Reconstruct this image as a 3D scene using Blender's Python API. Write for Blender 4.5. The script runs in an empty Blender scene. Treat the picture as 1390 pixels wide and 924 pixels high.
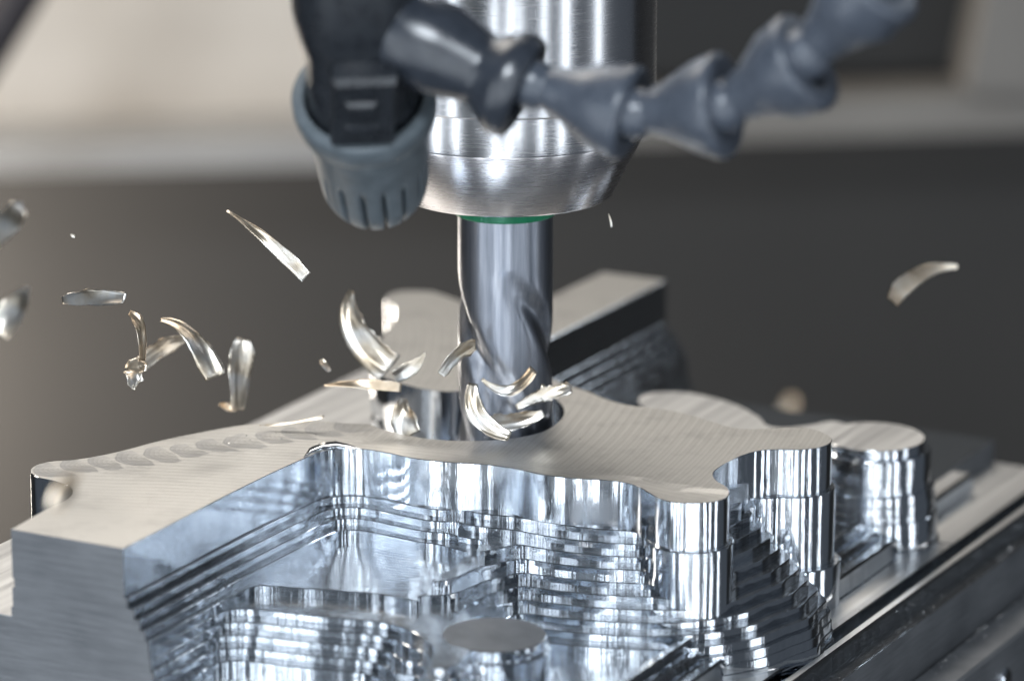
import bpy, math, random
import numpy as np
from mathutils import Vector, Matrix
from mathutils.geometry import delaunay_2d_cdt
random.seed(7); rng = np.random.default_rng(7)
S = 0.001                       # everything below is laid out in millimetres
sc = bpy.context.scene
COL = sc.collection

# ------------------------------------------------------------------ camera
D, E0 = 900.0, math.radians(16.3)
FPX = 6.4 * D                   # focal length in pixels of a 1390 px wide picture
PITCH = E0 - math.atan(100 / FPX)
CAM = np.array([9 / 6.4, -D * math.cos(E0), D * math.sin(E0)])
FW = np.array([0, math.cos(PITCH), -math.sin(PITCH)]); UP = np.array([0, math.sin(PITCH), math.cos(PITCH)]); RT = np.array([1.0, 0, 0])
cd = bpy.data.cameras.new('camera'); cam = bpy.data.objects.new('camera', cd); COL.objects.link(cam)
cam.location = CAM * S
cam.rotation_euler = (math.pi / 2 - PITCH, 0, 0)
cd.sensor_width = 36; cd.lens = FPX / 1390 * 36
cd.clip_start = 0.01; cd.clip_end = 50
cd.dof.use_dof = True; cd.dof.focus_distance = (D - 36) * S; cd.dof.aperture_fstop = 8.5
cd.dof.aperture_blades = 8
sc.camera = cam

# ------------------------------------------------------------------ light
w = bpy.data.worlds.new('World'); sc.world = w; w.use_nodes = True
bg = w.node_tree.nodes['Background']; bg.inputs[0].default_value = (0.62, 0.72, 0.86, 1); bg.inputs[1].default_value = 0.09

def area(name, loc, target, sx, sy, radiance, color):
    l = bpy.data.lights.new(name, 'AREA'); l.shape = 'RECTANGLE'; l.size = sx * S; l.size_y = sy * S
    l.energy = radiance * math.pi * sx * sy * S * S; l.color = color
    o = bpy.data.objects.new(name, l); COL.objects.link(o)
    o.location = Vector(loc) * S
    d = Vector(target) - Vector(loc)
    o.rotation_euler = d.to_track_quat('-Z', 'Y').to_euler()
    return o
def strip(name, az, R, wd, ht, zc, rad, col):
    a = math.radians(az)
    area(name, (R * math.sin(a), -R * math.cos(a), zc), (0, 0, zc), wd, ht, rad, col)
COOL = (0.86, 0.93, 1.0); WARM = (1.0, 0.90, 0.78)
for az_, wd_, rad_ in ((-57, 110, 6), (-40, 45, 10), (-20, 55, 10), (-8, 24, 11), (4, 32, 11), (11, 22, 11), (29, 36, 9), (46, 60, 7), (74, 90, 4)):
    strip('strip_fill', az_, 1350, wd_, 1300, -150, rad_, COOL)  # unseen tall strips, added to streak the polished walls
strip('front_fill', -14, 1700, 2400, 1500, -250, 0.24, COOL)  # unseen soft source added to brighten the upright metal walls
area('gradient_fill', (-310, 560, -190), (0, 640, -200), 110, 160, 34, WARM)  # added out of view so the back wall brightens towards the left
area('rim_fill', (600, 570, 420), (40, 0, -15), 140, 70, 5, COOL)  # added source, gives chamfers and ridges their bright lines
area('glint_fill', (-160, -950, 780), (0, 0, 0), 260, 200, 55, COOL)  # added high in front for highlights on the hose plastic
area('overhead_fill', (-260, 650, 900), (0, 60, 0), 1100, 500, 5.4, (1.0, 0.94, 0.86))  # unseen warm source added to make the top faces gleam
area('wall_fill', (-640, 260, 260), (-380, 650, -80), 300, 200, 12, WARM)  # added beside the view to wash the wall and beige panel
sc.view_settings.view_transform = 'Standard'; sc.view_settings.look = 'None'
sc.view_settings.exposure = 0.18; sc.view_settings.gamma = 1; sc.view_settings.use_curve_mapping = False

# ------------------------------------------------------------------ pixel -> place
def ray(x, y): return FW * FPX + RT * (x - 695) - UP * (y - 462)
def at_z(x, y, z):              # on the horizontal plane z
    d = ray(x, y); t = (z - CAM[2]) / d[2]; return CAM + t * d
def at_y(x, y, Y):              # on the upright plane at depth Y
    d = ray(x, y); t = (Y - CAM[1]) / d[1]; return CAM + t * d
def px_mm(Y): return FPX / (Y - CAM[1]) * 0.963
TH = math.radians(62.0)
AX = np.array([math.cos(TH), math.sin(TH)]); BX = np.array([math.sin(TH), -math.cos(TH)])   # block axes
U0, U1, V0, V1 = -115.0, 125.0, -76.0, 85.5
def to_uv(p): return np.stack([p[..., 0] * AX[0] + p[..., 1] * AX[1], p[..., 0] * BX[0] + p[..., 1] * BX[1]], -1)
def to_xy(q): return q[..., :1] * AX + q[..., 1:2] * BX
def P(x, y, z=0.0): return at_z(x, y, z)[:2]

# ------------------------------------------------------------------ materials
class NT:
    def __init__(s, name):
        s.m = bpy.data.materials.new(name); s.m.use_nodes = True; s.t = s.m.node_tree
        s.b = s.t.nodes['Principled BSDF']; s.L = s.t.links
        s.tc = s.t.nodes.new('ShaderNodeTexCoord')
    def n(s, kind, **kw):
        n = s.t.nodes.new('ShaderNode' + kind)
        for k, v in kw.items():
            if k in n.inputs: n.inputs[k].default_value = v
            else: setattr(n, k, v)
        return n
    def l(s, a, b): s.L.new(a, b)
    def coord(s, scale=(1000, 1000, 1000), rot=(0, 0, 0), src='Object'):
        m = s.n('Mapping'); m.inputs['Scale'].default_value = scale; m.inputs['Rotation'].default_value = rot
        m.vector_type = 'TEXTURE' if False else 'POINT'
        s.l(s.tc.outputs[src], m.inputs[0]); return m.outputs[0]
    def noise(s, vec, scale, detail=3, rough=0.5):
        n = s.n('TexNoise'); n.inputs['Scale'].default_value = scale; n.inputs['Detail'].default_value = detail
        n.inputs['Roughness'].default_value = rough; s.l(vec, n.inputs['Vector']); return n.outputs[0]
    def ramp(s, fac, stops):
        r = s.n('ValToRGB'); e = r.color_ramp.elements
        while len(e) < len(stops): e.new(0.5)
        for i, (p, c) in enumerate(stops):
            e[i].position = p; e[i].color = (*c, 1) if len(c) == 3 else c
        s.l(fac, r.inputs[0]); return r.outputs[0]
    def rng(s, fac, a, b, lo=0.0, hi=1.0):
        r = s.n('MapRange'); r.inputs[1].default_value = lo; r.inputs[2].default_value = hi
        r.inputs[3].default_value = a; r.inputs[4].default_value = b; s.l(fac, r.inputs[0]); return r.outputs[0]
    def math(s, op, a, b=None):
        m = s.n('Math', operation=op)
        for i, v in enumerate((a, b)):
            if v is None: continue
            if isinstance(v, (int, float)): m.inputs[i].default_value = v
            else: s.l(v, m.inputs[i])
        return m.outputs[0]
    def bump(s, h, strength, dist, prev=None):
        b = s.n('Bump'); b.inputs['Strength'].default_value = strength; b.inputs['Distance'].default_value = dist
        s.l(h, b.inputs['Height'])
        if prev: s.l(prev, b.inputs['Normal'])
        return b.outputs[0]
    def setp(s, **kw):
        for k, v in kw.items():
            k = k.replace('_', ' ')
            if isinstance(v, (int, float, tuple)): s.b.inputs[k].default_value = v if not isinstance(v, tuple) else (*v, 1)
            else: s.l(v, s.b.inputs[k])
        return s.m

def mat_wall():
    t = NT('machined_wall'); c = t.coord((1000, 1000, 1000))
    cv = t.coord((1000, 1000, 25)); cb = t.coord((1000, 1000, 120))
    n1 = t.noise(cv, 1.3, 4, 0.65); n2 = t.noise(cv, 0.28, 2); n3 = t.noise(cb, 0.5, 4); n4 = t.noise(c, 2.5, 4, 0.7)
    n5 = t.noise(cv, 4.5, 2); h = t.bump(n1, 1.0, 0.000026); h = t.bump(n5, 1.0, 0.000006, h); h = t.bump(n2, 1.0, 0.00010, h); h = t.bump(n4, 1.0, 0.000004, h)
    rough = t.rng(n3, 0.04, 0.17, 0.38, 0.75)
    col = t.ramp(n3, [(0.3, (0.80, 0.83, 0.87)), (0.7, (0.66, 0.70, 0.75))])
    return t.setp(Base_Color=col, Metallic=1.0, Roughness=rough, Normal=h)
def mat_ledge():
    t = NT('machined_floor'); c = t.coord((1000, 1000, 1000))
    n1 = t.noise(c, 0.12, 4, 0.6); n2 = t.noise(c, 1.6, 3)
    wv = t.n('TexWave', wave_type='RINGS', rings_direction='Z'); wv.inputs['Scale'].default_value = 0.22; wv.inputs['Distortion'].default_value = 3
    wv.inputs['Detail'].default_value = 2; wv.inputs['Detail Scale'].default_value = 0.4
    t.l(c, wv.inputs['Vector'])
    h = t.bump(wv.outputs['Fac'], 1.0, 0.000012); h = t.bump(n1, 1.0, 0.00010, h); h = t.bump(n2, 1.0, 0.000008, h)
    return t.setp(Base_Color=(0.72, 0.76, 0.80), Metallic=1.0, Roughness=t.rng(n2, 0.08, 0.26), Normal=h)
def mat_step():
    t = NT('rough_shaded_ledge'); c = t.coord(); n2 = t.noise(c, 1.6, 3); n = t.noise(c, 0.3, 3)  # rough ledges, colour also darkened to stand in for dark reflections
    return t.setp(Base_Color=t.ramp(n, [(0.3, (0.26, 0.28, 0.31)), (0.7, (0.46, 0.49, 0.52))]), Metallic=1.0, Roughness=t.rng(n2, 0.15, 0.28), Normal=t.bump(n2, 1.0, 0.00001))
def mat_top():
    t = NT('face_milled_top')
    # block axes: x along the block, y across it
    r = t.n('VectorRotate', rotation_type='Z_AXIS'); r.inputs['Angle'].default_value = -TH
    t.l(t.coord(), r.inputs['Vector']); uv = r.outputs[0]
    sep = t.n('SeparateXYZ'); t.l(uv, sep.inputs[0])
    u, v = sep.outputs[0], sep.outputs[1]
    # facing passes: shallow arcs of the face mill
    def rings(cx, cy, pitch):
        a = t.math('POWER', t.math('SUBTRACT', u, cx), 2.0); b = t.math('POWER', t.math('SUBTRACT', v, cy), 2.0)
        d = t.math('SQRT', t.math('ADD', a, b)); return d, t.math('FRACT', t.math('DIVIDE', d, pitch))
    d1, fa = rings(-260.0, -30.0, 1.05)
    d2, fb = rings(-60.0, 240.0, 1.0)
    nz = t.noise(uv, 0.05, 3); sel = t.rng(t.math('ADD', u, t.math('MULTIPLY', nz, 14.0)), 0, 1, -24, -20)
    mx = t.n('Mix', data_type='FLOAT'); t.l(sel, mx.inputs[0]); t.l(fa, mx.inputs[2]); t.l(fb, mx.inputs[3]); f1 = mx.outputs[0]
    md = t.n('Mix', data_type='FLOAT'); t.l(sel, md.inputs[0]); t.l(d1, md.inputs[2]); t.l(d2, md.inputs[3])
    n7 = t.noise(uv, 0.02, 2)
    big = t.math('MULTIPLY', t.math('SINE', t.math('ADD', t.math('MULTIPLY', md.outputs[0], 2.9), t.math('MULTIPLY', nz, 7.0))), t.rng(n7, 0.1, 1.0, 0.35, 0.65))
    # swirls of the smaller cutter in a chain along the block
    um = t.math('SUBTRACT', t.math('FRACT', t.math('DIVIDE', u, 5.4)), 1.1)
    um = t.math('MULTIPLY', um, 5.4)
    vc = t.math('ADD', t.math('ADD', v, -31.5 + 63.0 + 0.0), 0.0)     # strip centre lies at v = -37 (rotated y runs the other way)
    return t, uv, u, v, f1, big, um, nz
def finish_top():
    t, uv, u, v, f1, big, um, nz = mat_top()
    # chain of overlapping swirls parallel to the back edge of the arm
    q0, q1 = P(70, 639), P(410, 588); ang = math.atan2(q1[1] - q0[1], q1[0] - q0[0])
    rr = t.n('VectorRotate', rotation_type='Z_AXIS'); rr.inputs['Angle'].default_value = -ang
    rr.inputs['Center'].default_value = (q0[0], q0[1], 0); t.l(t.coord(), rr.inputs['Vector'])
    sp = t.n('SeparateXYZ'); t.l(rr.outputs[0], sp.inputs[0])
    cu = t.math('SUBTRACT', sp.outputs[0], float(q0[0])); vy = t.math('SUBTRACT', sp.outputs[1], float(q0[1]))
    wob = t.noise(t.coord(), 0.055, 2)
    um = t.math('MULTIPLY', t.math('SUBTRACT', t.math('FRACT', t.math('DIVIDE', t.math('ADD', cu, t.math('MULTIPLY', wob, 9.0)), 6.2)), 1.05), 6.2)
    vy = t.math('ADD', vy, t.math('MULTIPLY', t.math('SUBTRACT', t.noise(t.coord(), 0.11, 2), 0.5), 6.0))
    d = t.math('SQRT', t.math('ADD', t.math('POWER', um, 2.0), t.math('POWER', vy, 2.0)))
    arcs = t.math('FRACT', t.math('DIVIDE', d, 0.95))
    n5 = t.noise(uv, 0.16, 3)
    edge = t.math('ADD', t.math('ABSOLUTE', vy), t.math('MULTIPLY', t.math('SUBTRACT', n5, 0.5), 5.0))
    mask = t.math('MULTIPLY', t.rng(edge, 1, 0, 5.2, 6.0), t.rng(cu, 1, 0, 66, 72))
    inside = t.math('MULTIPLY', t.rng(d, 1, 0, 6.0, 6.15), mask)
    mixh = t.n('Mix', data_type='FLOAT'); t.l(inside, mixh.inputs[0]); t.l(f1, mixh.inputs[2]); t.l(arcs, mixh.inputs[3])
    fine = t.noise(uv, 3.0, 4, 0.7)
    h = t.bump(mixh.outputs[0], 1.0, 0.00003); h = t.bump(fine, 1.0, 0.00001, h); h = t.bump(big, 1.0, 0.000008, h)
    f = t.math('ADD', t.math('ADD', t.math('MULTIPLY', fine, 0.45), t.math('MULTIPLY', mixh.outputs[0], 0.25)), t.math('MULTIPLY', t.math('ADD', big, 1.0), 0.11))
    col = t.ramp(f, [(0.25, (0.57, 0.56, 0.535)), (0.95, (0.84, 0.83, 0.81))])
    dk = t.n('Mix', data_type='RGBA', blend_type='MULTIPLY')
    t.l(t.math('MULTIPLY', inside, t.rng(d, 0.1, 1.0, 1.0, 6.0)), dk.inputs[0]); t.l(col, dk.inputs[6]); dk.inputs[7].default_value = (0.80, 0.81, 0.84, 1)
    rough = t.rng(fine, 0.30, 0.46)
    blot = t.n('Mix', data_type='RGBA', blend_type='MULTIPLY'); n8 = t.noise(uv, 0.09, 5, 0.7)
    t.l(t.rng(n8, 0.0, 0.8, 0.50, 0.75), blot.inputs[0]); t.l(dk.outputs[2], blot.inputs[6]); blot.inputs[7].default_value = (0.74, 0.74, 0.75, 1); dk = blot
    return t.setp(Base_Color=dk.outputs[2], Metallic=1.0, Roughness=rough, Normal=h)
def mat_sawn():
    t = NT('sawn_stock'); c = t.coord((1000, 1000, 1000)); cl = t.coord((60, 60, 1000))
    n = t.noise(cl, 1.4, 5, 0.7); n2 = t.noise(c, 0.05, 4); n3 = t.noise(c, 3.5, 3)
    f = t.math('ADD', t.math('MULTIPLY', n, 0.5), t.math('MULTIPLY', n2, 0.5))
    col = t.ramp(f, [(0.30, (0.13, 0.138, 0.15)), (0.72, (0.29, 0.30, 0.315))])
    h = t.bump(n, 0.3, 0.0003); h = t.bump(n3, 0.2, 0.0002, h)
    return t.setp(Base_Color=col, Metallic=0.75, Roughness=t.rng(n2, 0.5, 0.62), Normal=h)
def mat_shelf():
    t = NT('milled_shelf'); c = t.coord()
    r = t.n('VectorRotate', rotation_type='Z_AXIS'); r.inputs['Angle'].default_value = -TH; t.l(c, r.inputs['Vector'])
    m = t.n('Mapping'); m.inputs['Scale'].default_value = (0.02, 1, 1); t.l(r.outputs[0], m.inputs[0])
    n = t.noise(m.outputs[0], 0.5, 3); n2 = t.noise(c, 2, 3)
    col = t.ramp(n, [(0.35, (0.66, 0.66, 0.66)), (0.65, (0.86, 0.86, 0.85))])
    return t.setp(Base_Color=col, Metallic=1.0, Roughness=t.rng(n, 0.30, 0.48), Normal=t.bump(n2, 0.2, 0.0002))
def mat_turned(name, col, r0, r1, pitch=3.2):
    t = NT(name); c = t.coord((30, 30, 1000)); n = t.noise(c, pitch, 4, 0.7); n2 = t.noise(t.coord(), 0.08, 3)
    h = t.bump(n, 1.0, 0.000002)
    tg = t.n('Tangent', direction_type='RADIAL', axis='Z'); t.l(tg.outputs[0], t.b.inputs['Tangent']); t.b.inputs['Anisotropic'].default_value = 0.7; t.b.inputs['Anisotropic Rotation'].default_value = 0.25
    return t.setp(Base_Color=col, Metallic=1.0, Roughness=t.rng(n, r0 + 0.3 * (r1 - r0), r1 - 0.3 * (r1 - r0), 0.3, 0.7), Normal=h)
def mat_plastic(name, c0, c1, r0, r1, spec=0.5):
    t = NT(name); c = t.coord(); n = t.noise(c, 0.35, 5, 0.65); n2 = t.noise(c, 4.0, 3)
    return t.setp(Base_Color=t.ramp(n, [(0.3, c0), (0.7, c1)]), Roughness=t.rng(n, r0, r1), Normal=t.bump(n2, 0.15, 0.0003), Specular_IOR_Level=spec)
def mat_chip(name='aluminium_chip', warm=False):
    t = NT(name); c = t.coord((1000, 1000, 1000)); n = t.noise(c, 0.16, 3, 0.5)
    ly = t.n('LayerWeight'); ly.inputs[0].default_value = 0.35
    col = t.ramp(n, [(0.3, (0.40, 0.31, 0.21)), (0.45, (0.66, 0.58, 0.47)), (0.60, (0.80, 0.77, 0.72)), (0.8, (0.70, 0.76, 0.82))])
    if warm: col = t.ramp(n, [(0.3, (0.38, 0.27, 0.17)), (0.5, (0.66, 0.53, 0.39)), (0.72, (0.84, 0.77, 0.67))])
    return t.setp(Base_Color=col, Metallic=1.0, Roughness=t.rng(n, 0.24, 0.40), Normal=t.bump(n, 1.0, 0.00003))
def mat_paint(name, c0, c1, rough=0.6, scale=0.02, metal=0.0):
    t = NT(name); n = t.noise(t.coord(), scale, 4)
    return t.setp(Base_Color=t.ramp(n, [(0.3, c0), (0.7, c1)]), Roughness=rough, Metallic=metal)

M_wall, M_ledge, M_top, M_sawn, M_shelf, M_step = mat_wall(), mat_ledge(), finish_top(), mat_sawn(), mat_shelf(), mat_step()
M_holder = mat_turned('ground_steel', (0.70, 0.70, 0.72), 0.20, 0.32)
M_cone = mat_turned('turned_steel', (0.62, 0.60, 0.61), 0.22, 0.32, 1.6)
def mat_cutter():
    t = NT('carbide'); n = t.noise(t.coord((1000, 1000, 45)), 0.45, 4, 0.6); n2 = t.noise(t.coord((30, 30, 1000)), 2.0, 3)
    return t.setp(Base_Color=t.ramp(n, [(0.32, (0.17, 0.19, 0.225)), (0.55, (0.36, 0.38, 0.43)), (0.72, (0.54, 0.55, 0.58))]), Metallic=1.0, Roughness=t.rng(n, 0.42, 0.28, 0.3, 0.7), Normal=t.bump(n2, 1.0, 0.000003))
M_cut = mat_cutter()
M_green = mat_plastic('green_plastic', (0.0, 0.14, 0.06), (0.004, 0.19, 0.085), 0.3, 0.45)
M_black = mat_plastic('black_plastic', (0.013, 0.015, 0.019), (0.024, 0.028, 0.034), 0.2, 0.36)
M_hose = mat_plastic('slate_plastic', (0.055, 0.066, 0.086), (0.085, 0.099, 0.125), 0.22, 0.36, 0.7)
M_hose0 = mat_plastic('dark_slate_plastic', (0.022, 0.027, 0.036), (0.036, 0.043, 0.056), 0.18, 0.30, 0.8)
M_noz = mat_plastic('grey_blue_plastic', (0.075, 0.094, 0.108), (0.12, 0.145, 0.163), 0.35, 0.6)
M_chip = mat_chip(); M_chip_warm = mat_chip('heat_tinted_chip', True)

# ------------------------------------------------------------------ object helpers
def empty(name, label, cat, loc, group=None):
    o = bpy.data.objects.new(name, None); COL.objects.link(o); o.location = Vector(loc) * S
    o.empty_display_size = 0.01
    o['label'] = label; o['category'] = cat
    if group: o['group'] = group
    return o
def mesh_obj(name, verts, faces, mats, parent=None, fmat=None, smooth=None):
    me = bpy.data.meshes.new(name)
    me.from_pydata([tuple(float(c) * S for c in v) for v in verts], [], [tuple(map(int, f)) for f in faces])
    for m in (mats if isinstance(mats, (list, tuple)) else [mats]): me.materials.append(m)
    if fmat is not None: me.polygons.foreach_set('material_index', np.asarray(fmat, dtype=np.int32))
    if smooth is None: smooth = [True] * len(faces)
    me.polygons.foreach_set('use_smooth', np.asarray(smooth, dtype=bool))
    me.update()
    o = bpy.data.objects.new(name, me); COL.objects.link(o)
    if parent:
        o.parent = parent; o.location = -parent.location
        if parent.parent: o.location = (0, 0, 0)
    return o
def tag(o, label, cat=None, group=None):
    o['label'] = label
    if cat: o['category'] = cat
    if group: o['group'] = group
    return o

class MB:
    def __init__(s): s.v, s.f, s.m, s.s = [], [], [], []
    def add(s, verts, faces, mi=0, smooth=True):
        b = len(s.v); s.v.extend([tuple(x) for x in verts]); s.f.extend([tuple(i + b for i in f) for f in faces])
        s.m.extend([mi] * len(faces)); s.s.extend([smooth] * len(faces))
    def box(s, lo, hi, frame=None, bev=0.0, mi=0):
        (a, b, c), (d, e, f) = lo, hi; k = bev
        pts = []
        for z, o in ((c, 0), (f - k, 0), (f, k)):
            pts += [(a + o, b + o, z), (d - o, b + o, z), (d - o, e - o, z), (a + o, e - o, z)]
        if frame: pts = [frame(*p) for p in pts]
        fs = [(3, 2, 1, 0), (8, 9, 10, 11)]
        for L in (0, 4):
            for i in range(4): fs.append((L + i, L + (i + 1) % 4, L + 4 + (i + 1) % 4, L + 4 + i))
        s.add(pts, fs, mi, False)
    def lathe(s, prof, O=(0, 0, 0), ax=(0, 0, 1), n=64, mi=0, rad=None, sharp=38):
        ax = Vector(ax).normalized(); t = Vector((0, 1, 0)) if abs(ax.y) < 0.9 else Vector((1, 0, 0))
        X = ax.cross(t).normalized(); Y = ax.cross(X); O = Vector(O)
        # split the profile where it turns sharply so that edges stay crisp
        runs = [[prof[0]]]
        for i in range(1, len(prof)):
            runs[-1].append(prof[i])
            if i < len(prof) - 1:
                a = math.atan2(prof[i][0] - prof[i-1][0], prof[i][1] - prof[i-1][1]); b = math.atan2(prof[i+1][0] - prof[i][0], prof[i+1][1] - prof[i][1])
                dd = abs((b - a + math.pi) % (2 * math.pi) - math.pi)
                if dd > math.radians(sharp): runs.append([prof[i]])
        for run in runs:
            vs, fs = [], []
            for (r, z) in run:
                for k in range(n):
                    th = 2 * math.pi * k / n; rr = r if rad is None else rad(r, z, th)
                    vs.append(O + ax * z + X * (rr * math.cos(th)) + Y * (rr * math.sin(th)))
            for j in range(len(run) - 1):
                for k in range(n):
                    k2 = (k + 1) % n; fs.append((j * n + k, j * n + k2, (j + 1) * n + k2, (j + 1) * n + k))
            s.add(vs, fs, mi)
    def build(s, name, mats, parent=None): return mesh_obj(name, s.v, s.f, mats, parent, s.m, s.s)

# ------------------------------------------------------------------ the background of the machine
def at_bg(x, y, Y): return at_y(x, y, Y)
m = MB(); YB = 640
m.box((-1500, YB, -900), (1500, YB + 20, 500)); bw = m.build('back_wall', mat_paint('dark_wall', (0.0165, 0.0148, 0.013), (0.023, 0.0208, 0.0185), 0.55, 0.004)); bw['kind'] = 'structure'
# ledge that crosses the wall, rising gently to the right
def beam(name, mat, x0, ya0, yb0, x1, ya1, yb1, Y, depth, bev=6):
    a, b, c, d = at_y(x0, ya0, Y), at_y(x0, yb0, Y), at_y(x1, ya1, Y), at_y(x1, yb1, Y)
    mm = MB(); dy = np.array([0, depth, 0]); up = np.array([0, depth * 0.5, bev])
    pts = [b, d, d + dy, b + dy, a, c, c + up, a + up]
    pts = [b, d, d + dy, b + dy, a, c, c + dy, a + dy]
    mm.add(pts, [(3, 2, 1, 0), (4, 5, 6, 7), (0, 1, 5, 4), (1, 2, 6, 5), (2, 3, 7, 6), (3, 0, 4, 7)], 0, False)
    return mm.build(name, mat)
M_ledgepaint = mat_paint('pale_grey_paint', (0.28, 0.27, 0.26), (0.33, 0.32, 0.305), 0.5)
M_beige = mat_paint('beige_paint', (0.56, 0.50, 0.43), (0.64, 0.58, 0.51), 0.6)
M_beam = mat_paint('grey_brown_paint', (0.17, 0.155, 0.14), (0.21, 0.195, 0.175), 0.5)
o = beam('wall_ledge', M_ledgepaint, -400, 205, 245, 640, 180, 222, 560, 78); tag(o, 'pale grey ledge running along the wall below the beige panel', 'ledge')
o = beam('beige_panel', M_beige, -400, -260, 185, 520, -260, 172, 600, 38); tag(o, 'large blurred beige machine panel above the pale ledge', 'panel')
o = beam('cross_beam', M_beam, 700, 150, 200, 1900, 105, 165, 575, 63); tag(o, 'blurred grey brown beam across the dark wall behind the hose', 'beam')
o = beam('shade_sheet', mat_paint('shade_black', (0.010, 0.0095, 0.009), (0.014, 0.013, 0.012), 0.6), 620, -260, 118, 1330, -260, 96, 600, 38); tag(o, 'near black sheet added to darken the wall above the grey brown cross beam', 'panel')  # dark sheet stands in for shade on this stretch of wall
a, b, c, d = at_y(1310, 125, 560), at_y(1480, 125, 560), at_y(1520, -260, 560), at_y(1390, -260, 560)
mm = MB(); dy = np.array([0, 60, 0])
pts = [a, b, c, d, a + dy, b + dy, c + dy, d + dy]
mm.add(pts, [(0, 1, 2, 3), (7, 6, 5, 4), (0, 4, 5, 1), (1, 5, 6, 2), (2, 6, 7, 3), (3, 7, 4, 0)], 0, False)
tag(mm.build('slanted_strut', M_beam), 'blurred grey brown strut slanting up from the cross beam', 'strut')

a, b = at_y(-25, 75, 420), at_y(45, -40, 420)
mm = MB(); dv = b - a; mm.lathe([(0.01, -30), (7, -30), (7.5, -28), (7.5, np.linalg.norm(dv) + 60), (0.01, np.linalg.norm(dv) + 60)], a, dv, 32)
tag(mm.build('handle_bar', mat_plastic('dark_rubber', (0.03, 0.025, 0.028), (0.05, 0.042, 0.045), 0.4, 0.6)), 'dark blurred handle bar in front of the beige panel', 'handle')
# ------------------------------------------------------------------ outlines
def smooth_closed(pts, spacing=0.5):
    """pts: (x, y, corner) in mm. Hermite through the points, straight into corners."""
    n = len(pts); q = np.array([p[:2] for p in pts], float); cor = [p[2] for p in pts]; out = []
    def tan(i):
        a = q[i] - q[i-1]; b = q[(i+1) % n] - q[i]
        la, lb = np.linalg.norm(a), np.linalg.norm(b)
        t = a / la * lb + b / lb * la; return t / (np.linalg.norm(t) + 1e-9)
    for i in range(n):
        j = (i + 1) % n; L = np.linalg.norm(q[j] - q[i]); ch = (q[j] - q[i]) / L
        t0 = ch if cor[i] else tan(i); t1 = ch if cor[j] else tan(j)
        k = max(1, int(L / spacing))
        for s_ in range(k):
            t = s_ / k
            h = (2*t**3 - 3*t*t + 1) * q[i] + (t**3 - 2*t*t + t) * L * t0 + (-2*t**3 + 3*t*t) * q[j] + (t**3 - t*t) * L * t1
            out.append(h)
    return np.array(out)
def px_poly(pix, z=0.0, spacing=0.5):
    pts = []
    for p in pix:
        q = P(p[0], p[1], z); pts.append((q[0], q[1], len(p) > 2))
    return smooth_closed(pts, spacing)
c = 1
TOP = [(169,743,c),(418,619.5),(432,613.5),(455,609.5),(491,609),(525,614),(558,621),(609,627),(668,631),(700,636),(732,643),(775,648.5),(818,651),(845,654),(866,660),(882,669),(897,677),(915,681.5),(937,682.5),(967,681),(983,676.5),(990,669),(986,660),(974,653),(968.5,646),(969,640),(976,634),(990,626),(1007,618),(1033,611),(1060,609.5),(1085,610),(1112,607),(1126,601.5),(1129.5,596),(1120,588),(1105,582.5),(1085,579.5),(1065,579.5),(1042,581),(1022,582),(1002,581),(967,572),(937,563),(902,555.5),(880,553),(851,549),(822,541),(799,531.5),(773,523),(742,511),(716,498),(708,487),(718,474),(748,459),(901,382,c),(823,367,c),(748,402),(700,425),(675,428),(650,420),(632,411.5),(601,400),(584,395.6),(567,394.6),(542,395.3),(528,400),(523,406.6),(530,412),(537,418.5),(537.5,425),(518,458.6),(503,498,c),(517.7,510),(543.6,520),(576,528),(602,531),(628,530),(660,523),(690,519),(722,523),(750,538),(765.5,557),(754,575.5),(732,587),(683,596),(642,598),(590,596),(552,590.5),(518,581.5),(502,575.5,c),(470,574),(428,571),(374,572),(327,577),(280,585),(221,597),(150,615),(102,623.5),(63,627),(47,632),(41,639),(51,647),(75,652.6),(95,660.5),(98.5,668),(91,678),(63,691),(15,718,c)]
TOPXY = px_poly(TOP)
_q = to_uv(TOPXY); _q[:, 0] = np.where(_q[:, 0] < U0 + 1.0, U0, np.where(_q[:, 0] > 116.4, 118.0, _q[:, 0])); TOPXY = to_xy(_q)
def area2(p): return 0.5 * np.sum(p[:, 0] * np.roll(p[:, 1], -1) - np.roll(p[:, 0], -1) * p[:, 1])

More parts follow.
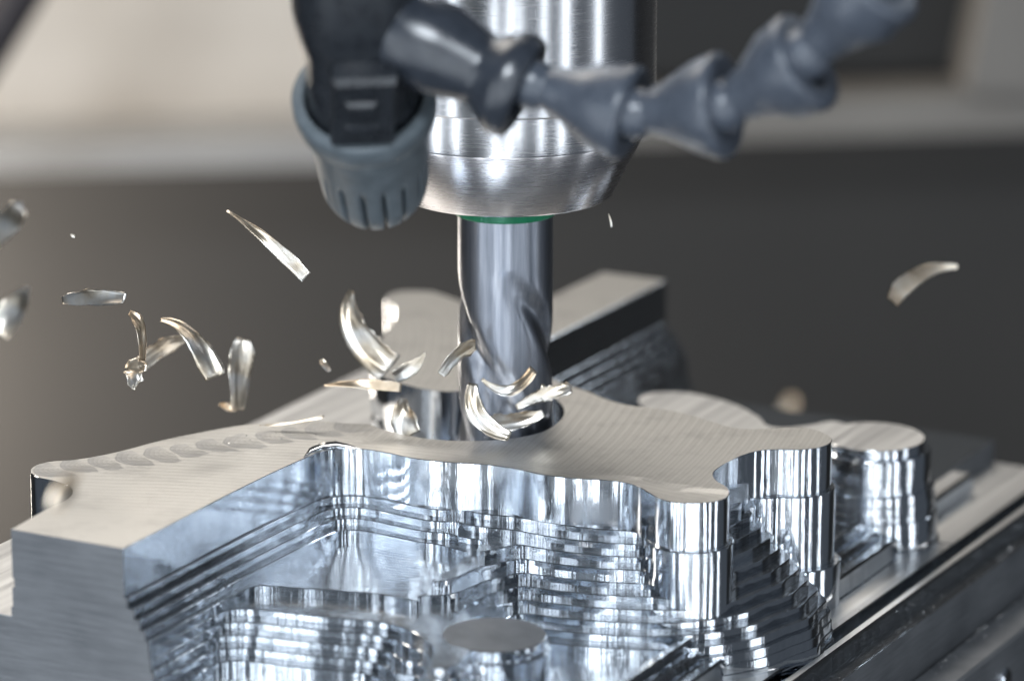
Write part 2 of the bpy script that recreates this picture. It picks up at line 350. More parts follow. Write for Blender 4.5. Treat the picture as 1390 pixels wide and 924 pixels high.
def prism(name, loops, z1, z0, parent, mats, cham=0.14, cap_m=0, wall_m=1, end_m=2, end_test=None, bottom=False):
    """stack of flat region with chamfered rim: loops are closed polylines in xy, outer ones and holes"""
    V, F, FM, FS = [], [], [], []
    caps = []
    for p in loops:
        n = len(p); e = np.roll(p, -1, 0) - p; L = np.linalg.norm(e, axis=1, keepdims=True) + 1e-9; t = e / L
        nrm = np.stack([t[:, 1], -t[:, 0]], 1)                         # outward for CCW outer loops, into holes for CW ones
        vn = nrm + np.roll(nrm, 1, 0); dn = np.linalg.norm(vn, axis=1, keepdims=True) + 1e-9; vn = vn / dn
        mit = np.clip(1 / np.maximum(np.sum(vn * nrm, 1, keepdims=True), 0.5), 1, 1.6)
        inner = p - vn * cham * mit
        if end_test is not None:
            for i in range(n):
                if end_test(p[i]): inner[i] = p[i]
        caps.append(inner)
        turn = np.sum(t * np.roll(t, 1, 0), 1) < math.cos(math.radians(32))
        for layer in range(2):
            zt, zb = (z1, z1 - cham) if layer == 0 else (z1 - cham, z0)
            pt, pb = (inner, p) if layer == 0 else (p, p)
            ia = [0] * n; ib = [0] * n                                  # vertex ids for the segment after / before a point
            for i in range(n):
                V.append((pt[i, 0], pt[i, 1], zt)); V.append((pb[i, 0], pb[i, 1], zb)); ia[i] = ib[i] = len(V) - 2
                if turn[i]:
                    V.append((pt[i, 0], pt[i, 1], zt)); V.append((pb[i, 0], pb[i, 1], zb)); ib[i] = len(V) - 2
            for i in range(n):
                j = (i + 1) % n
                F.append((ia[i], ia[i] + 1, ib[j] + 1, ib[j])); FS.append(True)
                q = 0.5 * (p[i] + p[j])
                FM.append(end_m if (end_test is not None and end_test(q)) else wall_m)
    base = len(V); pts = []; eds = []
    for cpoly in caps:
        b0 = len(pts); pts += [Vector((float(x), float(y))) for x, y in cpoly]
        eds += [(b0 + k, b0 + (k + 1) % len(cpoly)) for k in range(len(cpoly))]
    cv, _, tris, _, _, _ = delaunay_2d_cdt(pts, eds, [], 2, 1e-4)
    V.extend([(p[0], p[1], z1) for p in cv])
    for tri in tris:
        A_, B_, C_ = (V[base + k] for k in tri[:3])
        cr = (B_[0]-A_[0])*(C_[1]-A_[1]) - (B_[1]-A_[1])*(C_[0]-A_[0])
        F.append(tuple(base + k for k in (tri if cr > 0 else tri[::-1]))); FM.append(cap_m); FS.append(False)
    # orient the walls outward
    return mesh_obj(name, V, F, mats, parent, FM, FS)

# ------------------------------------------------------------------ terraces: z-level slices through a height field
G = 0.5
us = np.arange(U0, U1 + 1e-6, G); vs_ = np.arange(V0, 80.01, G)
UU, VV = np.meshgrid(us, vs_, indexing='ij')
XY = to_xy(np.stack([UU, VV], -1)); GX, GY = XY[..., 0], XY[..., 1]
def sdf(poly):
    d2 = np.full(GX.shape, 1e18); ins = np.zeros(GX.shape, bool)
    a = poly; b = np.roll(poly, -1, 0)
    for (ax, ay), (bx, by) in zip(a, b):
        ex, ey = bx - ax, by - ay; wx, wy = GX - ax, GY - ay
        t = np.clip((wx * ex + wy * ey) / (ex * ex + ey * ey + 1e-12), 0, 1)
        d2 = np.minimum(d2, (wx - ex * t) ** 2 + (wy - ey * t) ** 2)
        cnd = ((ay > GY) != (by > GY))
        with np.errstate(divide='ignore', invalid='ignore'):
            xi = ex * (GY - ay) / (by - ay if by != ay else 1e-12) + ax
        ins ^= cnd & (GX < xi)
    d = np.sqrt(d2); return np.where(ins, -d, d)
def prof(d, pts):
    return np.interp(d, [p[0] for p in pts], [p[1] for p in pts])
FLOOR = -30.0
H = np.where(VV > 61, -99.0, FLOOR - 1.0)
ARM = TOP[:8] + [(640,612),(720,590),(790,560)] + TOP[48:]
_a = to_uv(px_poly(ARM, 0, 2.0)); _a[:, 0] = np.where(_a[:, 0] < U0 + 1.0, U0 - 4, np.where(_a[:, 0] > 116.4, 118.0, _a[:, 0])); d0 = sdf(to_xy(_a))
H = np.maximum(H, np.where(VV < -34, np.where(d0 < 0.2, -9.9, -99), -99))
H = np.maximum(H, np.where(VV < -34, -99, 0) + prof(d0, [(0, -9.9), (0.6, -10.0), (5.4, -18.0), (5.6, -24), (7, -26), (7.2, -31), (9, -40)]))
# near flank of the body, a long slope of terraces
FLANK = [(640,629),(700,636),(775,648),(845,654),(900,655),(966,642),(985,628),(1015,612),(1000,590),(800,560),(640,600)]
d1 = sdf(px_poly(FLANK, 0, 2.0))
d1 = d1 + np.clip(d1 / 5, 0, 1) * (0.7 * np.sin(UU / 3.6 + VV / 9) * np.clip((UU + 30) / 8, 0, 1))
H = np.maximum(H, np.where(UU < 14, prof(d1 + np.maximum(0, UU + 4) * 0.9 * (d1 > 0), [(0, -9.9), (0.3, -10.0), (21.5, -29.0), (23, -40)]), -99))
# the two lobes: steep columns
LOBES = []
for pix in ([(884,668),(900,678),(937,682.5),(967,681),(983,676.5),(990,669),(986,660),(974,653),(965,643),(900,645)],
            [(1033,611),(1060,609.5),(1085,610),(1112,607),(1126,601.5),(1129.5,596),(1120,588),(1085,579.5),(1042,581),(1007,600)]):
    dl = sdf(px_poly(pix, 0, 1.0)); LOBES.append(dl)
    H = np.maximum(H, prof(dl, [(0, -9.9), (0.8, -10), (0.9, -26.0), (2.0, -26.1), (2.2, -40)]))
# shelf in front of the arm
SHELF = [(150,800),(215,850),(245,834),(275,826),(330,822),(395,828),(450,834),(510,839),(556,850),(585,872),(597,905),(640,880),(620,800),(600,740),(560,700),(400,700),(300,760)]
ds = sdf(px_poly(SHELF, -19.5, 2.0))
ds = np.where(ds > 0, ds * (1 + 1.3 * np.clip((-105 - UU) / 10, 0, 1) + 3 * np.clip((VV - 24) / 8, 0, 1)), ds)
ds = ds + np.clip(-ds / 6, 0, 1) * (0.9 * np.sin(VV / 6.0 + 1.0))
H = np.maximum(H, prof(ds, [(-34, -15.8), (-29, -16.3), (-20, -17.0), (-11, -18.2), (-8, -18.6), (-1.2, -19.8), (0, -20.0), (9.0, -29), (10, -40)]))
SPUR = [(640,752),(700,740),(730,765),(660,786),(600,806),(572,806),(604,780)]
dsp = sdf(px_poly(SPUR, -18, 1.0))
H = np.maximum(H, prof(dsp, [(-8, -12.0), (0, -18.0), (12.0, -29.0), (13, -40)]))
# back shelf, posts and rear plateau
H = np.maximum(H, np.where(VV < -36, -18.0, -99))
def post(x, y, z, r, pts):
    q = P(x, y, z); return prof(np.hypot(GX - q[0], GY - q[1]) - r, pts)
H = np.maximum(H, post(671, 861, -20, 10.2, [(0, -21.9), (0.6, -22.0), (0.7, -31), (3, -40)]))
BOSS = P(1186, 593, -12)
H = np.maximum(H, post(1186, 593, -12, 11.0, [(0, -11.9), (0.2, -14), (1.5, -14.1), (1.6, -21.9), (2.6, -22.2), (3.0, -31), (5, -40)]))
PLAT = [(884,534),(920,532),(960,538),(1000,550),(1030,566),(1050,580),(1100,577),(1130,572),(1160,580),(1150,610),(1060,600),(980,590),(900,570)]
H = np.maximum(H, prof(sdf(px_poly(PLAT, -14, 2.0)), [(0, -13.9), (0.2, -15), (1.5, -15.1), (1.7, -22), (2.5, -31), (4, -40)]))
# the slot the cutter has opened
SLOT = [(503,498),(517,510),(544,520),(576,528),(602,531),(628,530),(660,523),(690,519),(722,523),(750,538),(765,557),(754,575),(732,587),(683,596),(642,598),(590,596),(552,590),(518,581),(502,575),(470,574),(440,560),(440,520),(480,500)]
dsl = sdf(px_poly(SLOT, 0, 2.0))
H = np.where(dsl < 0, np.minimum(H, -24.5), H)

def blur(a, r):
    k = np.ones(2 * r + 1) / (2 * r + 1)
    for ax in (0, 1):
        pad = [(0, 0), (0, 0)]; pad[ax] = (r, r)
        a = np.apply_along_axis(lambda m_: np.convolve(m_, k, 'valid'), ax, np.pad(a, pad, mode='edge'))
    return a
def contours(F):
    """closed iso-lines F = 0 in (u, v); the grid edge counts as outside"""
    A = np.full((F.shape[0] + 2, F.shape[1] + 2), -1e5); A[1:-1, 1:-1] = F
    A[A == 0] = 1e-6
    ins = A > 0; nxt = {}
    def pt(i, j, k, l):
        t = A[i, j] / (A[i, j] - A[k, l]); return ((i + (k - i) * t) - 1, (j + (l - j) * t) - 1)
    code = ins[:-1, :-1] * 1 + ins[1:, :-1] * 2 + ins[1:, 1:] * 4 + ins[:-1, 1:] * 8
    cells = np.argwhere((code > 0) & (code < 15))
    # edges of a cell: 0 bottom (i..i+1, j), 1 right (i+1, j..j+1), 2 top, 3 left ; inside kept on the left
    table = {1: [(0, 3)], 2: [(1, 0)], 3: [(1, 3)], 4: [(2, 1)], 5: [(0, 3), (2, 1)], 6: [(2, 0)], 7: [(2, 3)], 8: [(3, 2)],
             9: [(0, 2)], 10: [(1, 0), (3, 2)], 11: [(1, 2)], 12: [(3, 1)], 13: [(0, 1)], 14: [(3, 0)]}
    pos = {}
    for i, j in cells:
        def eid(e): return [('h', i, j), ('v', i + 1, j), ('h', i, j + 1), ('v', i, j)][e]
        for e0, e1 in table[int(code[i, j])]:
            nxt[eid(e0)] = eid(e1)
    for key in nxt:
        k, i, j = key
        pos[key] = pt(i, j, i + 1, j) if k == 'h' else pt(i, j, i, j + 1)
    loops = []; left = set(nxt)
    while left:
        st = left.pop(); loop = [st]; cur = nxt[st]
        while cur != st and cur in left:
            left.discard(cur); loop.append(cur); cur = nxt[cur]
        if len(loop) > 24: loops.append(np.array([pos[k] for k in loop]))
    res = []
    for L in loops:
        q = np.stack([U0 + L[:, 0] * G, V0 + L[:, 1] * G], 1)
        fixed = (q[:, 0] < U0 + 0.3) | (q[:, 0] > U1 - 0.3) | (q[:, 1] < V0 + 0.3) | (q[:, 1] > 80 - 0.3)
        fx = fixed | np.roll(fixed, 1) | np.roll(fixed, -1)
        for _ in range(6):
            s_ = 0.25 * np.roll(q, 1, 0) + 0.5 * q + 0.25 * np.roll(q, -1, 0); q = np.where(fx[:, None], q, s_)
        # drop crowded points
        keep = [0]
        for i in range(1, len(q)):
            if np.linalg.norm(q[i] - q[keep[-1]]) > 0.28: keep.append(i)
        q = q[keep]
        if len(q) > 12: res.append(q)
    return res

base_c = to_xy(np.array([[0.5 * (U0 + U1), 0.0]]))[0]
work = empty('workpiece', 'shiny milled aluminium part with terraced flanks under the cutter', 'workpiece', (base_c[0], base_c[1], -75))
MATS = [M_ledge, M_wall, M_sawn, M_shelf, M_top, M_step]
def end_test(q): return float(q @ AX) < U0 + 0.4
top = TOPXY if area2(TOPXY) > 0 else TOPXY[::-1]
top_o = prism('finished_top', [top], 0.0, -10.0, work, MATS, 0.12, cap_m=4, end_test=end_test)
tag(top_o, 'beige face milled upper body with mirror like side walls')
z = -10.0
while z > -39:
    F = blur(np.clip(H - (z - 0.4), -2, 2), 2)
    if z < FLOOR + 0.1: F = np.where(VV > 61, F, -2.0)
    loops = contours(F)
    lx = []
    for q in loops:
        p = to_xy(q)
        lx.append(p)
    if sum(area2(p) for p in lx) < 0: lx = [p[::-1] for p in lx]
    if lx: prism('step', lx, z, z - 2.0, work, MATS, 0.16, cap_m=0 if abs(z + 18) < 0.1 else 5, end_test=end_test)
    z -= 2.0
def fr(u, v, z): p = u * AX + v * BX; return (p[0], p[1], z)
m = MB(); m.box((U0, V0, -75), (U1, 62, FLOOR), fr, 0.0, 0)
ob = m.build('stock_block', [M_ledge, M_sawn], work)
for pl in ob.data.polygons:
    if abs(pl.normal.z) < 0.5: pl.material_index = 1
# rails beside the part, one above the other towards the edge of the stock
for nm, u0, u1, v0, v1, zt, bev, tm in [('rail', U0, 63, 62.0, 64.6, -26.6, 0.5, 0), ('rail', U0, 63, 64.6, 67.0, -29.0, 0.6, 0), ('rail', U0, 63, 67.0, 70.4, -30.6, 0.5, 0), ('groove_floor', U0, 63, 70.4, 77.4, -35.3, 0.3, 2), ('groove_floor', 63, U1, 62.0, 77.4, -35.3, 0.3, 2),
        ('groove_floor', U0, U1, 77.4, 79.4, -39.5, 0.0, 0), ('rail', U0, U1, 79.4, 81.6, -36.2, 0.4, 2), ('rim', U0, U1, 81.6, V1, -40.3, 0.0, 0), ('raised_pad', 74, 100, 58, 67, -30.5, 0.8, 2)]:
    m = MB(); m.box((u0, v0, -75 if nm != 'raised_pad' else -34.9), (u1, v1, zt), fr, bev, 0)
    ob = m.build(nm, [M_wall, M_sawn, M_shelf, M_ledge], work)
    for pl in ob.data.polygons:
        if abs(pl.normal.z) > 0.9: pl.material_index = 2 if tm == 2 else 3
        elif nm == 'rim' and abs(pl.normal.z) < 0.3: pl.material_index = 1
m = MB(); m.box((U0 + 0.2, V0 + 0.2, -18.3), (U1 - 0.2, -34, -17.92), fr, 0.0, 0); m.build('shelf', [M_shelf], work)
pl_ = px_poly(PLAT, -14, 1.0); pl_ = pl_ if area2(pl_) > 0 else pl_[::-1]
prism('plateau', [pl_], -13.9, -14.0, work, [M_shelf, M_wall], 0.05)
for dl in LOBES:
    for off, zt, zb_ in ((1.0, -10.02, -25.9), (2.35, -25.92, -40.5)):
        lp = [to_xy(q) for q in contours(blur(off - np.clip(dl, -4, 4), 1))]
        if sum(area2(p) for p in lp) < 0: lp = [p[::-1] for p in lp]
        prism('lobe_column', lp, zt, zb_, work, MATS, 0.2)
# columns of the boss and the lobes that stand over the rails
def pillar(name, cx, cy, prof_, ztop=-11.9):
    m = MB(); m.lathe(prof_, (cx, cy, 0), (0, 0, 1), 72, 0); o_ = m.build(name, [M_wall, M_shelf if name == 'boss' else M_sawn], work)
    for pl in o_.data.polygons:
        if abs(pl.normal.z) > 0.95 and pl.center.z > ztop * S: pl.material_index = 1
    return o_
pillar('boss', BOSS[0], BOSS[1], [(14.2, -40), (14.2, -28), (13.5, -27.8), (13.5, -22), (12.55, -21.9), (12.55, -14.2), (12.4, -14.0), (11.15, -13.99), (11.15, -12.15), (11.0, -11.85), (0.01, -11.84)])

q = P(671, 861, -20)
pillar('post', q[0], q[1], [(12.6, -40), (12.6, -29), (10.95, -28.9), (10.95, -22.6), (10.7, -22.3), (10.2, -22.25), (10.2, -20.2), (10.0, -20), (0.01, -19.99)], -20.1)
# raised burr along the near edge
bp = [P(x, y) for x, y in ((412, 620), (420, 611), (436, 605.5), (456, 604), (474, 606), (490, 609.2))]
bq = [P(x, y) for x, y in ((413, 621.5), (424, 615), (440, 611), (458, 609), (474, 609.2), (490, 610))]
vb = []; fb = []
for k, (a, b) in enumerate(zip(bp, bq)):
    hgt = 0.9 * math.sin(math.pi * k / 5); vb += [(b[0], b[1], 0.01), (0.5 * (a[0] + b[0]), 0.5 * (a[1] + b[1]), hgt * 0.7), (a[0], a[1], hgt), (0.5 * (a[0] + b[0]), 0.5 * (a[1] + b[1]) + 0.12, hgt * 0.6)]
for k in range(5):
    for q in range(4): fb.append((k * 4 + q, (k + 1) * 4 + q, (k + 1) * 4 + (q + 1) % 4, k * 4 + (q + 1) % 4))
mesh_obj('burr', vb, fb, [M_wall], work)
# ------------------------------------------------------------------ clamp jaw under the part
jaw = empty('clamp_jaw', 'grey steel clamp jaw with chip dust below the stock edge', 'clamp', tuple(to_xy(np.array([[0.0, V1 + 8]]))[0]) + (-120,))
m = MB(); m.box((U0 - 30, V1 + 0.2, -120), (U1 + 30, V1 + 9, -52), fr, 0.6, 0); m.build('jaw_plate', [M_sawn], jaw)
m = MB(); q = np.array(fr(52, V1 + 8.4, -60)); m.lathe([(0.01, 1.4), (2.2, 1.4), (2.6, 1.0), (2.6, -1)], q, (BX[0], BX[1], 0), 24); m.build('bolt_head', [M_wall], jaw)

# ------------------------------------------------------------------ tool holder and cutter
hold = empty('tool_holder', 'round ground steel tool holder with conical nose above the cutter', 'tool holder', (0, 0, 50))
ZB = 48.2
m = MB(); m.lathe([(12, ZB + 0.4), (21.9, ZB), (22.6, ZB + 0.5), (29.2, ZB + 13.6), (29.2, ZB + 14.0)], n=128); m.build('nose_cone', [M_cone], hold)
m = MB(); m.lathe([(29.2, ZB + 14.0), (29.0, ZB + 14.3), (29.0, ZB + 22.0), (31.0, ZB + 22.2), (31.4, ZB + 22.6), (31.4, ZB + 140), (0.01, ZB + 140)], n=128); m.build('holder_body', [M_holder], hold)
m = MB(); m.lathe([(10.05, ZB - 4.0), (10.6, ZB - 4.2), (10.9, ZB - 3.7), (11.0, ZB + 0.6), (10.1, ZB + 0.8)], n=96); m.build('seal_ring', [M_green], hold)
mill = empty('end_mill', 'grey carbide end mill with spiral flutes plunged into the slot', 'milling cutter', (0, 0, -23))
def flute(r, z, th):
    zf = 34.0
    k = min(1.0, max(0.0, (zf - z) / 9.0))
    a = (th + (z / 10.0) * math.tan(math.radians(38))) * 3
    s_ = 0.5 + 0.5 * math.cos(a)
    return r - k * 1.5 * (s_ ** 4) if r > 5 else r
m = MB(); zz = np.linspace(-22.5, 40, 140)
m.lathe([(0.01, -22.6)] + [(10.0, float(z_)) for z_ in zz], n=144, rad=flute, sharp=60); m.build('fluted_body', [M_cut], mill)
m = MB(); m.lathe([(10.0, 40), (10.0, ZB + 2)], n=96); m.build('shank', [M_cut], mill)

# ------------------------------------------------------------------ coolant hose
hose = empty('coolant_hose', 'dark jointed plastic coolant hose with grey slotted nozzle in front of the holder', 'hose', tuple(at_y(480, -60, -70)))
HY = -95.0
SEG = [((545, 42), (712, 122), 62, 72, 36, -92), ((742, 120), (858, 156), 34, 66, 30, -102), ((880, 152), (985, 143), 34, 72, 31, -112), ((1000, 135), (1098, 82), 36, 70, 32, -122), ((1108, 60), (1196, -28), 36, 66, 32, -132)]
for k, (a, b, r0, r1, rn, Y) in enumerate(SEG):
    A_ = at_y(*a, Y); B_ = at_y(*b, Y - 6); s_ = px_mm(Y); ax = B_ - A_; L = np.linalg.norm(ax); r0, r1, rn = r0 / s_, r1 / s_, rn / s_
    m = MB()
    if k == 0:
        pr = [(0.01, -4), (r0 * 0.8, -3.5), (r0, 0), (r0 * 1.03, L * 0.35), (r0 * 0.80, L * 0.62), (r0 * 0.82, L * 0.68), (r1 * 0.90, L * 0.78), (r1 * 0.99, L * 0.84), (r1, L * 0.88), (r1, L * 0.95), (r1 * 0.94, L * 1.0), (r1 * 0.84, L * 1.015), (rn * 1.2, L * 1.0), (rn * 1.1, L * 0.8)]
    else:
        pr = [(0.01, -7), (rn * 0.9, -6), (rn * 1.15, -3.0), (rn * 1.05, -0.6), (rn * 0.92, 0), (rn * 0.95, 0.5), (rn * 1.12, L * 0.12), (rn * 1.15, L * 0.2), (rn * 1.62, L * 0.45), (rn * 2.0, L * 0.64), (r1 * 0.95, L * 0.80), (r1 * 0.99, L * 0.89), (r1, L * 0.94), (r1 * 0.965, L * 0.99), (r1 * 0.86, L * 1.015), (rn * 1.25, L * 1.0), (rn * 1.1, L * 0.8)]
    m.lathe(pr, A_, ax, 56, sharp=70)
    m.build('hose_segment', [M_hose0 if k == 0 else M_hose], hose)
# upright connector and nozzle, leaning back towards the cutter
NY = -80.0; s_ = px_mm(NY)
RC = at_y(495, 138, NY); axn = np.array([0.05, 0.66, -0.75]); axn /= np.linalg.norm(axn)
ro = 97 / s_
m = MB()
m.lathe([(ro * 0.80, -1.0), (ro * 0.84, -2.6), (ro * 0.97, -2.6), (ro, -1.8), (ro, 2.0), (ro * 0.96, 3.4), (ro * 0.84, 4.2), (ro * 0.80, 4.6)], RC, axn, 72, sharp=70)
noz = m.build('nozzle_collar', [M_noz], hose)
m = MB()
def ribs(r, z, th):
    if z < 15: return r
    k = min(1.0, (z - 15) / 5.0); c_ = abs(math.cos(th * 8)); return r * (1 - 0.30 * k * (1 - min(1.0, c_ * 2.6)))
zz = np.linspace(4.2, 30, 40)
m.lathe([(ro * 0.84 - (z_ - 4.2) * 0.05 - max(0, z_ - 24) ** 2 * 0.045, float(z_)) for z_ in zz] + [(ro * 0.5, 29.0), (ro * 0.45, 12)], RC, axn, 192, rad=ribs, sharp=70)
m.build('nozzle_tip', [M_noz], hose)
m = MB()
m.lathe([(ro * 0.80, 2), (ro * 0.78, -2), (ro * 0.70, -12), (ro * 0.66, -13)], RC, axn, 64, sharp=70)
m.build('nozzle_socket', [M_black], hose)
UPP = RC - axn * 9
m = MB(); up = np.array([-0.02, -0.25, 0.97])
m.lathe([(ro * 0.70, -6), (ro * 0.74, 0), (ro * 0.76, 5), (ro * 0.84, 8), (ro * 0.90, 14), (ro * 0.90, 26), (ro * 0.84, 34), (ro * 0.8, 60)], UPP, up, 64, sharp=70)
m.build('connector_body', [M_black], hose)
def slab(name, px, Y0, Y1, th, bev, mat, par=None):
    q = [at_y(px[0][0], px[0][1], Y0), at_y(px[1][0], px[1][1], Y0), at_y(px[2][0], px[2][1], Y1), at_y(px[3][0], px[3][1], Y1)]
    n_ = np.cross(q[1] - q[0], q[3] - q[0]); n_ /= np.linalg.norm(n_); n_ = n_ if n_[1] < 0 else -n_
    ce = sum(q) / 4; mm = MB(); fr_ = [ce + (p - ce) * (1 - bev) + n_ * th for p in q]; bk = [p - n_ * 4 for p in q]
    mm.add(bk + q + fr_, [(0, 1, 5, 4), (1, 2, 6, 5), (2, 3, 7, 6), (3, 0, 4, 7), (4, 5, 9, 8), (5, 6, 10, 9), (6, 7, 11, 10), (7, 4, 8, 11), (8, 9, 10, 11)], 0, False)
    return mm.build(name, [mat], par or hose)
tab = slab('latch_tab', [(448, 195), (535, 192), (540, 105), (452, 108)], NY - 11, NY - 22, 1.2, 0.10, M_black)
slab('latch_rib', [(462, 178), (522, 176), (520, 166), (464, 168)], NY - 14.5, NY - 15.5, 1.4, 0.35, M_black, tab)
slab('latch_rib', [(464, 150), (518, 148), (514, 136), (466, 138)], NY - 18, NY - 19.5, 1.4, 0.35, M_black, tab)

# ------------------------------------------------------------------ flying chips
def chip(label, p0, pm, p1, Y, w0, w1, dz=0.0, bulge=0.25, tilt=0.5, rag=0.08, n=26, nc=9, seed=0, name='metal_chip', group='metal chips thrown off by the cutter', warm=None):
    """curled ribbon: pixel path p0-pm-p1 at depth Y mm, widths in px; dz: depth change along it"""
    r = np.random.default_rng(seed + 11); s_ = px_mm(Y)
    A_, M_, B_ = at_y(*p0, Y), at_y(*pm, Y - dz * 0.5), at_y(*p1, Y - dz)
    V_, F_ = [], []; ts = np.linspace(0, 1, n)
    up = None; jit = r.normal(0, 1, (n, 2)); jit = (jit + np.roll(jit, 1, 0) + np.roll(jit, 2, 0) + np.roll(jit, -1, 0)) / 2; ridge = r.normal(0, 1, nc)
    for i, t in enumerate(ts):
        c_ = (1-t)**2 * A_ + 2*t*(1-t) * (2*M_ - 0.5*A_ - 0.5*B_) + t*t * B_
        T = 2*(1-t) * ((2*M_ - 0.5*A_ - 0.5*B_) - A_) + 2*t * (B_ - (2*M_ - 0.5*A_ - 0.5*B_)); T /= np.linalg.norm(T)
        view = FW; W0 = np.cross(T, view); W0 /= np.linalg.norm(W0); N0 = np.cross(W0, T)
        th = 0.7 * tilt + 0.5 * math.sin(t * 3.2 + seed * 1.7); W = W0 * math.cos(th) + N0 * math.sin(th); N = np.cross(T, W)
        wd = (w0 + (w1 - w0) * t) / s_ * (0.22 + 0.78 * math.sin(math.pi * (0.05 + t * 0.78)) ** 0.7) * (1 + 0.10 * jit[i, 0] * rag * 4)
        for j in range(nc):
            s = j / (nc - 1) * 2 - 1
            e = rag * wd * jit[i, 0 if s < 0 else 1] * (abs(s) > 0.9)
            V_.append(c_ + W * (s * wd * 0.5 + e * 0.5) + N * (0.28 * bulge * wd * (s * s - 0.4) + 0.022 * wd * ridge[j]))
    k = n * nc; nv = len(V_)
    for i in range(n):
        for j in range(nc):
            V_.append(V_[i * nc + j] + FW * 0.12)
    for i in range(n - 1):
        for j in range(nc - 1):
            a, b, c2, d2 = i*nc+j, i*nc+j+1, (i+1)*nc+j+1, (i+1)*nc+j
            F_.append((a, b, c2, d2)); F_.append((d2 + k, c2 + k, b + k, a + k))
    rim = [i for i in range(nc)] + [i*nc + nc-1 for i in range(1, n)] + [(n-1)*nc + j for j in range(nc-2, -1, -1)] + [i*nc for i in range(n-2, 0, -1)]
    for a, b in zip(rim, rim[1:] + rim[:1]): F_.append((a, a + k, b + k, b))
    cen = np.mean(V_, axis=0)
    o = mesh_obj(name, [v - cen for v in V_], F_, [M_chip_warm if seed in (3, 5, 8, 12, 20, 21, 23) else M_chip]); o.location = Vector(cen) * S
    return tag(o, label, 'metal chip', group)
chip('long thin needle of a chip flying left of the nozzle', (308, 286), (365, 328), (416, 376), -10, 8, 24, 8, 0.3, 0.4, seed=1)
chip('flat chip lying level in the air above the orange edged chip', (84, 408), (125, 404), (170, 405), -25, 24, 20, 10, 0.4, 0.3, seed=2)
chip('narrow chip with orange rim crossing the diagonal beige chip', (176, 424), (190, 445), (192, 490), -20, 16, 24, 4, 0.3, 0.9, seed=3)
chip('curved ribbed chip with bright stripes arching down to the right', (218, 434), (258, 455), (292, 512), -15, 14, 40, 6, 0.2, 0.5, seed=4)
chip('beige straight chip lying diagonally behind the ribbed chip', (252, 458), (218, 474), (184, 500), 0, 24, 24, -6, 0.25, 0.3, seed=5)
chip('small crumpled chip hanging below the diagonal beige chip', (182, 486), (184, 505), (178, 526), -20, 34, 20, 5, 0.5, 0.4, 0.3, seed=6)
chip('upright flared chip with pale blue corner above the back shelf', (331, 460), (324, 505), (324, 556), 10, 44, 26, 6, 0.35, 0.3, seed=7)
chip('tiny brown crumb at the foot of the upright chip', (298, 548), (310, 552), (322, 550), 8, 12, 14, 0, 0.4, 0.2, seed=8)
chip('large leaf shaped chip with brown tip beside the rear lobe', (477, 394), (482, 445), (530, 500), 15, 18, 58, 10, 0.3, 0.35, seed=9)
chip('small white shard over the beige rear lobe', (578, 478), (560, 497), (534, 512), -8, 8, 30, 0, 0.2, 0.3, seed=10)
chip('ribbed chip with dark fold next to the cutter flank', (646, 468), (622, 480), (598, 508), -14, 36, 16, 4, 0.2, 0.4, seed=11)
chip('flat brownish sliver stretched over the slot mouth', (440, 523), (490, 521), (545, 526), -10, 8, 18, 0, 0.2, 0.5, seed=12)
chip('curl of chip wrapped round the cutter, brown on its left', (642, 520), (650, 565), (692, 592), -18, 30, 22, 6, 0.35, 0.5, seed=13)
chip('bright arc shaped chip hugging the front of the cutter', (654, 514), (692, 530), (726, 502), -16, 10, 26, 0, 0.3, 0.4, seed=14)
chip('pale triangular chip low in the slot in front of the cutter', (662, 574), (700, 572), (738, 560), -18, 44, 14, 0, 0.2, 0.2, seed=15)
chip('white cone shaped chip standing in the left of the slot', (548, 540), (548, 565), (556, 592), -5, 22, 46, 4, 0.25, 0.2, seed=16)
chip('fuzzy white chip caught on the right rim of the slot', (700, 552), (738, 536), (776, 526), -14, 18, 22, 0, 0.4, 0.5, 0.4, seed=17)
chip('blurred white chip at the far end of the flight, high beside the dark wall', (34, 282), (14, 296), (-16, 330), -90, 34, 40, 10, 0.3, 0.3, seed=18)
chip('blurred chip with green glint below the high white chip', (40, 396), (24, 412), (-4, 452), -90, 26, 44, 8, 0.4, 0.4, seed=19)
chip('single golden chip flying alone above the right boss', (1212, 410), (1248, 372), (1300, 362), -75, 40, 9, 10, 0.25, 0.2, seed=20)
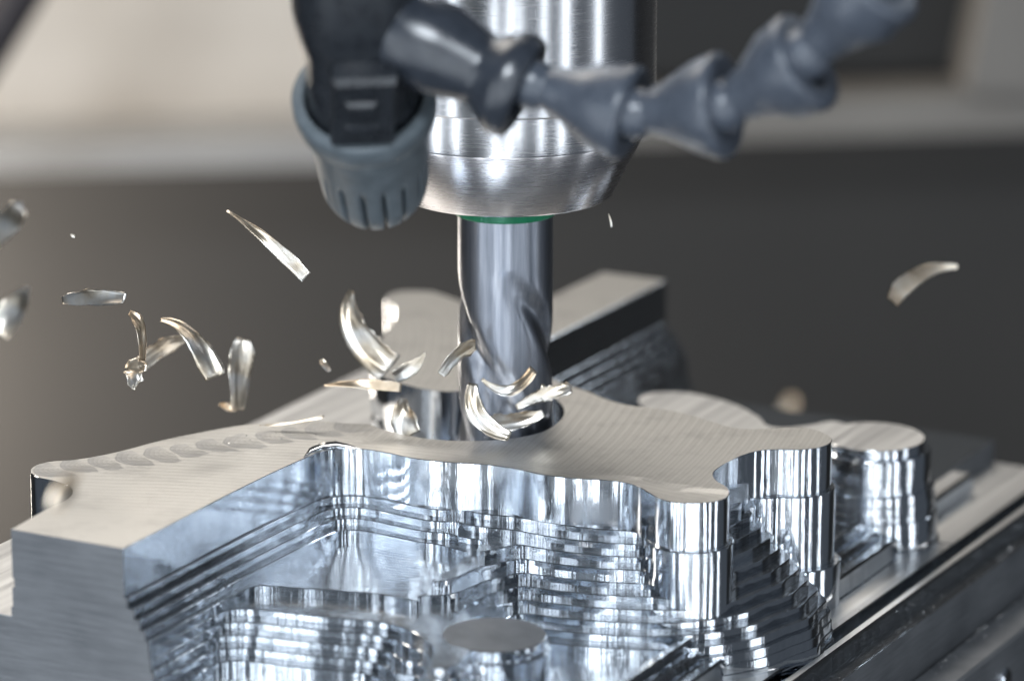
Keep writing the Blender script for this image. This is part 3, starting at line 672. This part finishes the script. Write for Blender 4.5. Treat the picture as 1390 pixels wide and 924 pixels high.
chip('faint dark chip far behind the right lobe', (1060, 562), (1072, 550), (1080, 542), 330, 18, 18, 0, 0.3, 0.3, seed=21)
chip('pale greenish sliver resting over the back edge of the arm', (352, 577), (395, 574), (440, 565), -12, 5, 8, 0, 0.2, 0.9, seed=22)
chip('blurred beige chip in front of the hooked arm end', (106, 640), (88, 664), (72, 690), -190, 24, 30, 5, 0.3, 0.2, seed=23)

# ------------------------------------------------------------------ crumbs of swarf left on the ledges
m = MB()
def crumb(p, r):
    a = rng.normal(0, 1, (4, 3)) * r; m.add([np.asarray(p) + q for q in a], [(0, 1, 2), (0, 2, 3), (0, 3, 1), (1, 3, 2)], 0, False)
for _ in range(420): crumb(fr(rng.uniform(U0, U1), V1 + 0.6 + abs(rng.normal(0, 1.5)), -51.9), rng.uniform(0.05, 0.22))
for _ in range(120): crumb(fr(rng.uniform(U0, U1), rng.uniform(82, V1 - 0.2), -40.25), rng.uniform(0.05, 0.16))
for _ in range(60): crumb(fr(rng.uniform(-20, 66), rng.uniform(70.6, 77.2), -35.2), rng.uniform(0.05, 0.18))
for _ in range(40):
    q = P(rng.uniform(290, 470), rng.uniform(585, 606)); crumb((q[0], q[1], 0.08), rng.uniform(0.05, 0.16))
for _ in range(30):
    q = P(rng.uniform(780, 960), rng.uniform(560, 600)); crumb((q[0], q[1], 0.06), rng.uniform(0.04, 0.10))
cr = m.build('swarf_crumbs', [mat_paint('swarf_grit', (0.30, 0.29, 0.28), (0.62, 0.61, 0.60), 0.35, 0.5, 1.0)]); cr['kind'] = 'stuff'; cr['label'] = 'fine glinting crumbs of swarf scattered along the stock edge and clamp jaw'; cr['category'] = 'swarf'
chip('hair thin silver sliver hanging in the air right of the green ring', (826, 290), (829, 300), (830, 308), -40, 2, 3, 0, 0.2, 0.2, seed=31)
chip('tiny grey crumb near the tail of the needle chip', (96, 318), (99, 320), (102, 321), -40, 4, 5, 0, 0.3, 0.2, seed=32)
chip('small torn chip floating low beside the leaf shaped chip', (436, 488), (441, 496), (447, 504), -5, 12, 8, 2, 0.3, 0.4, seed=33)
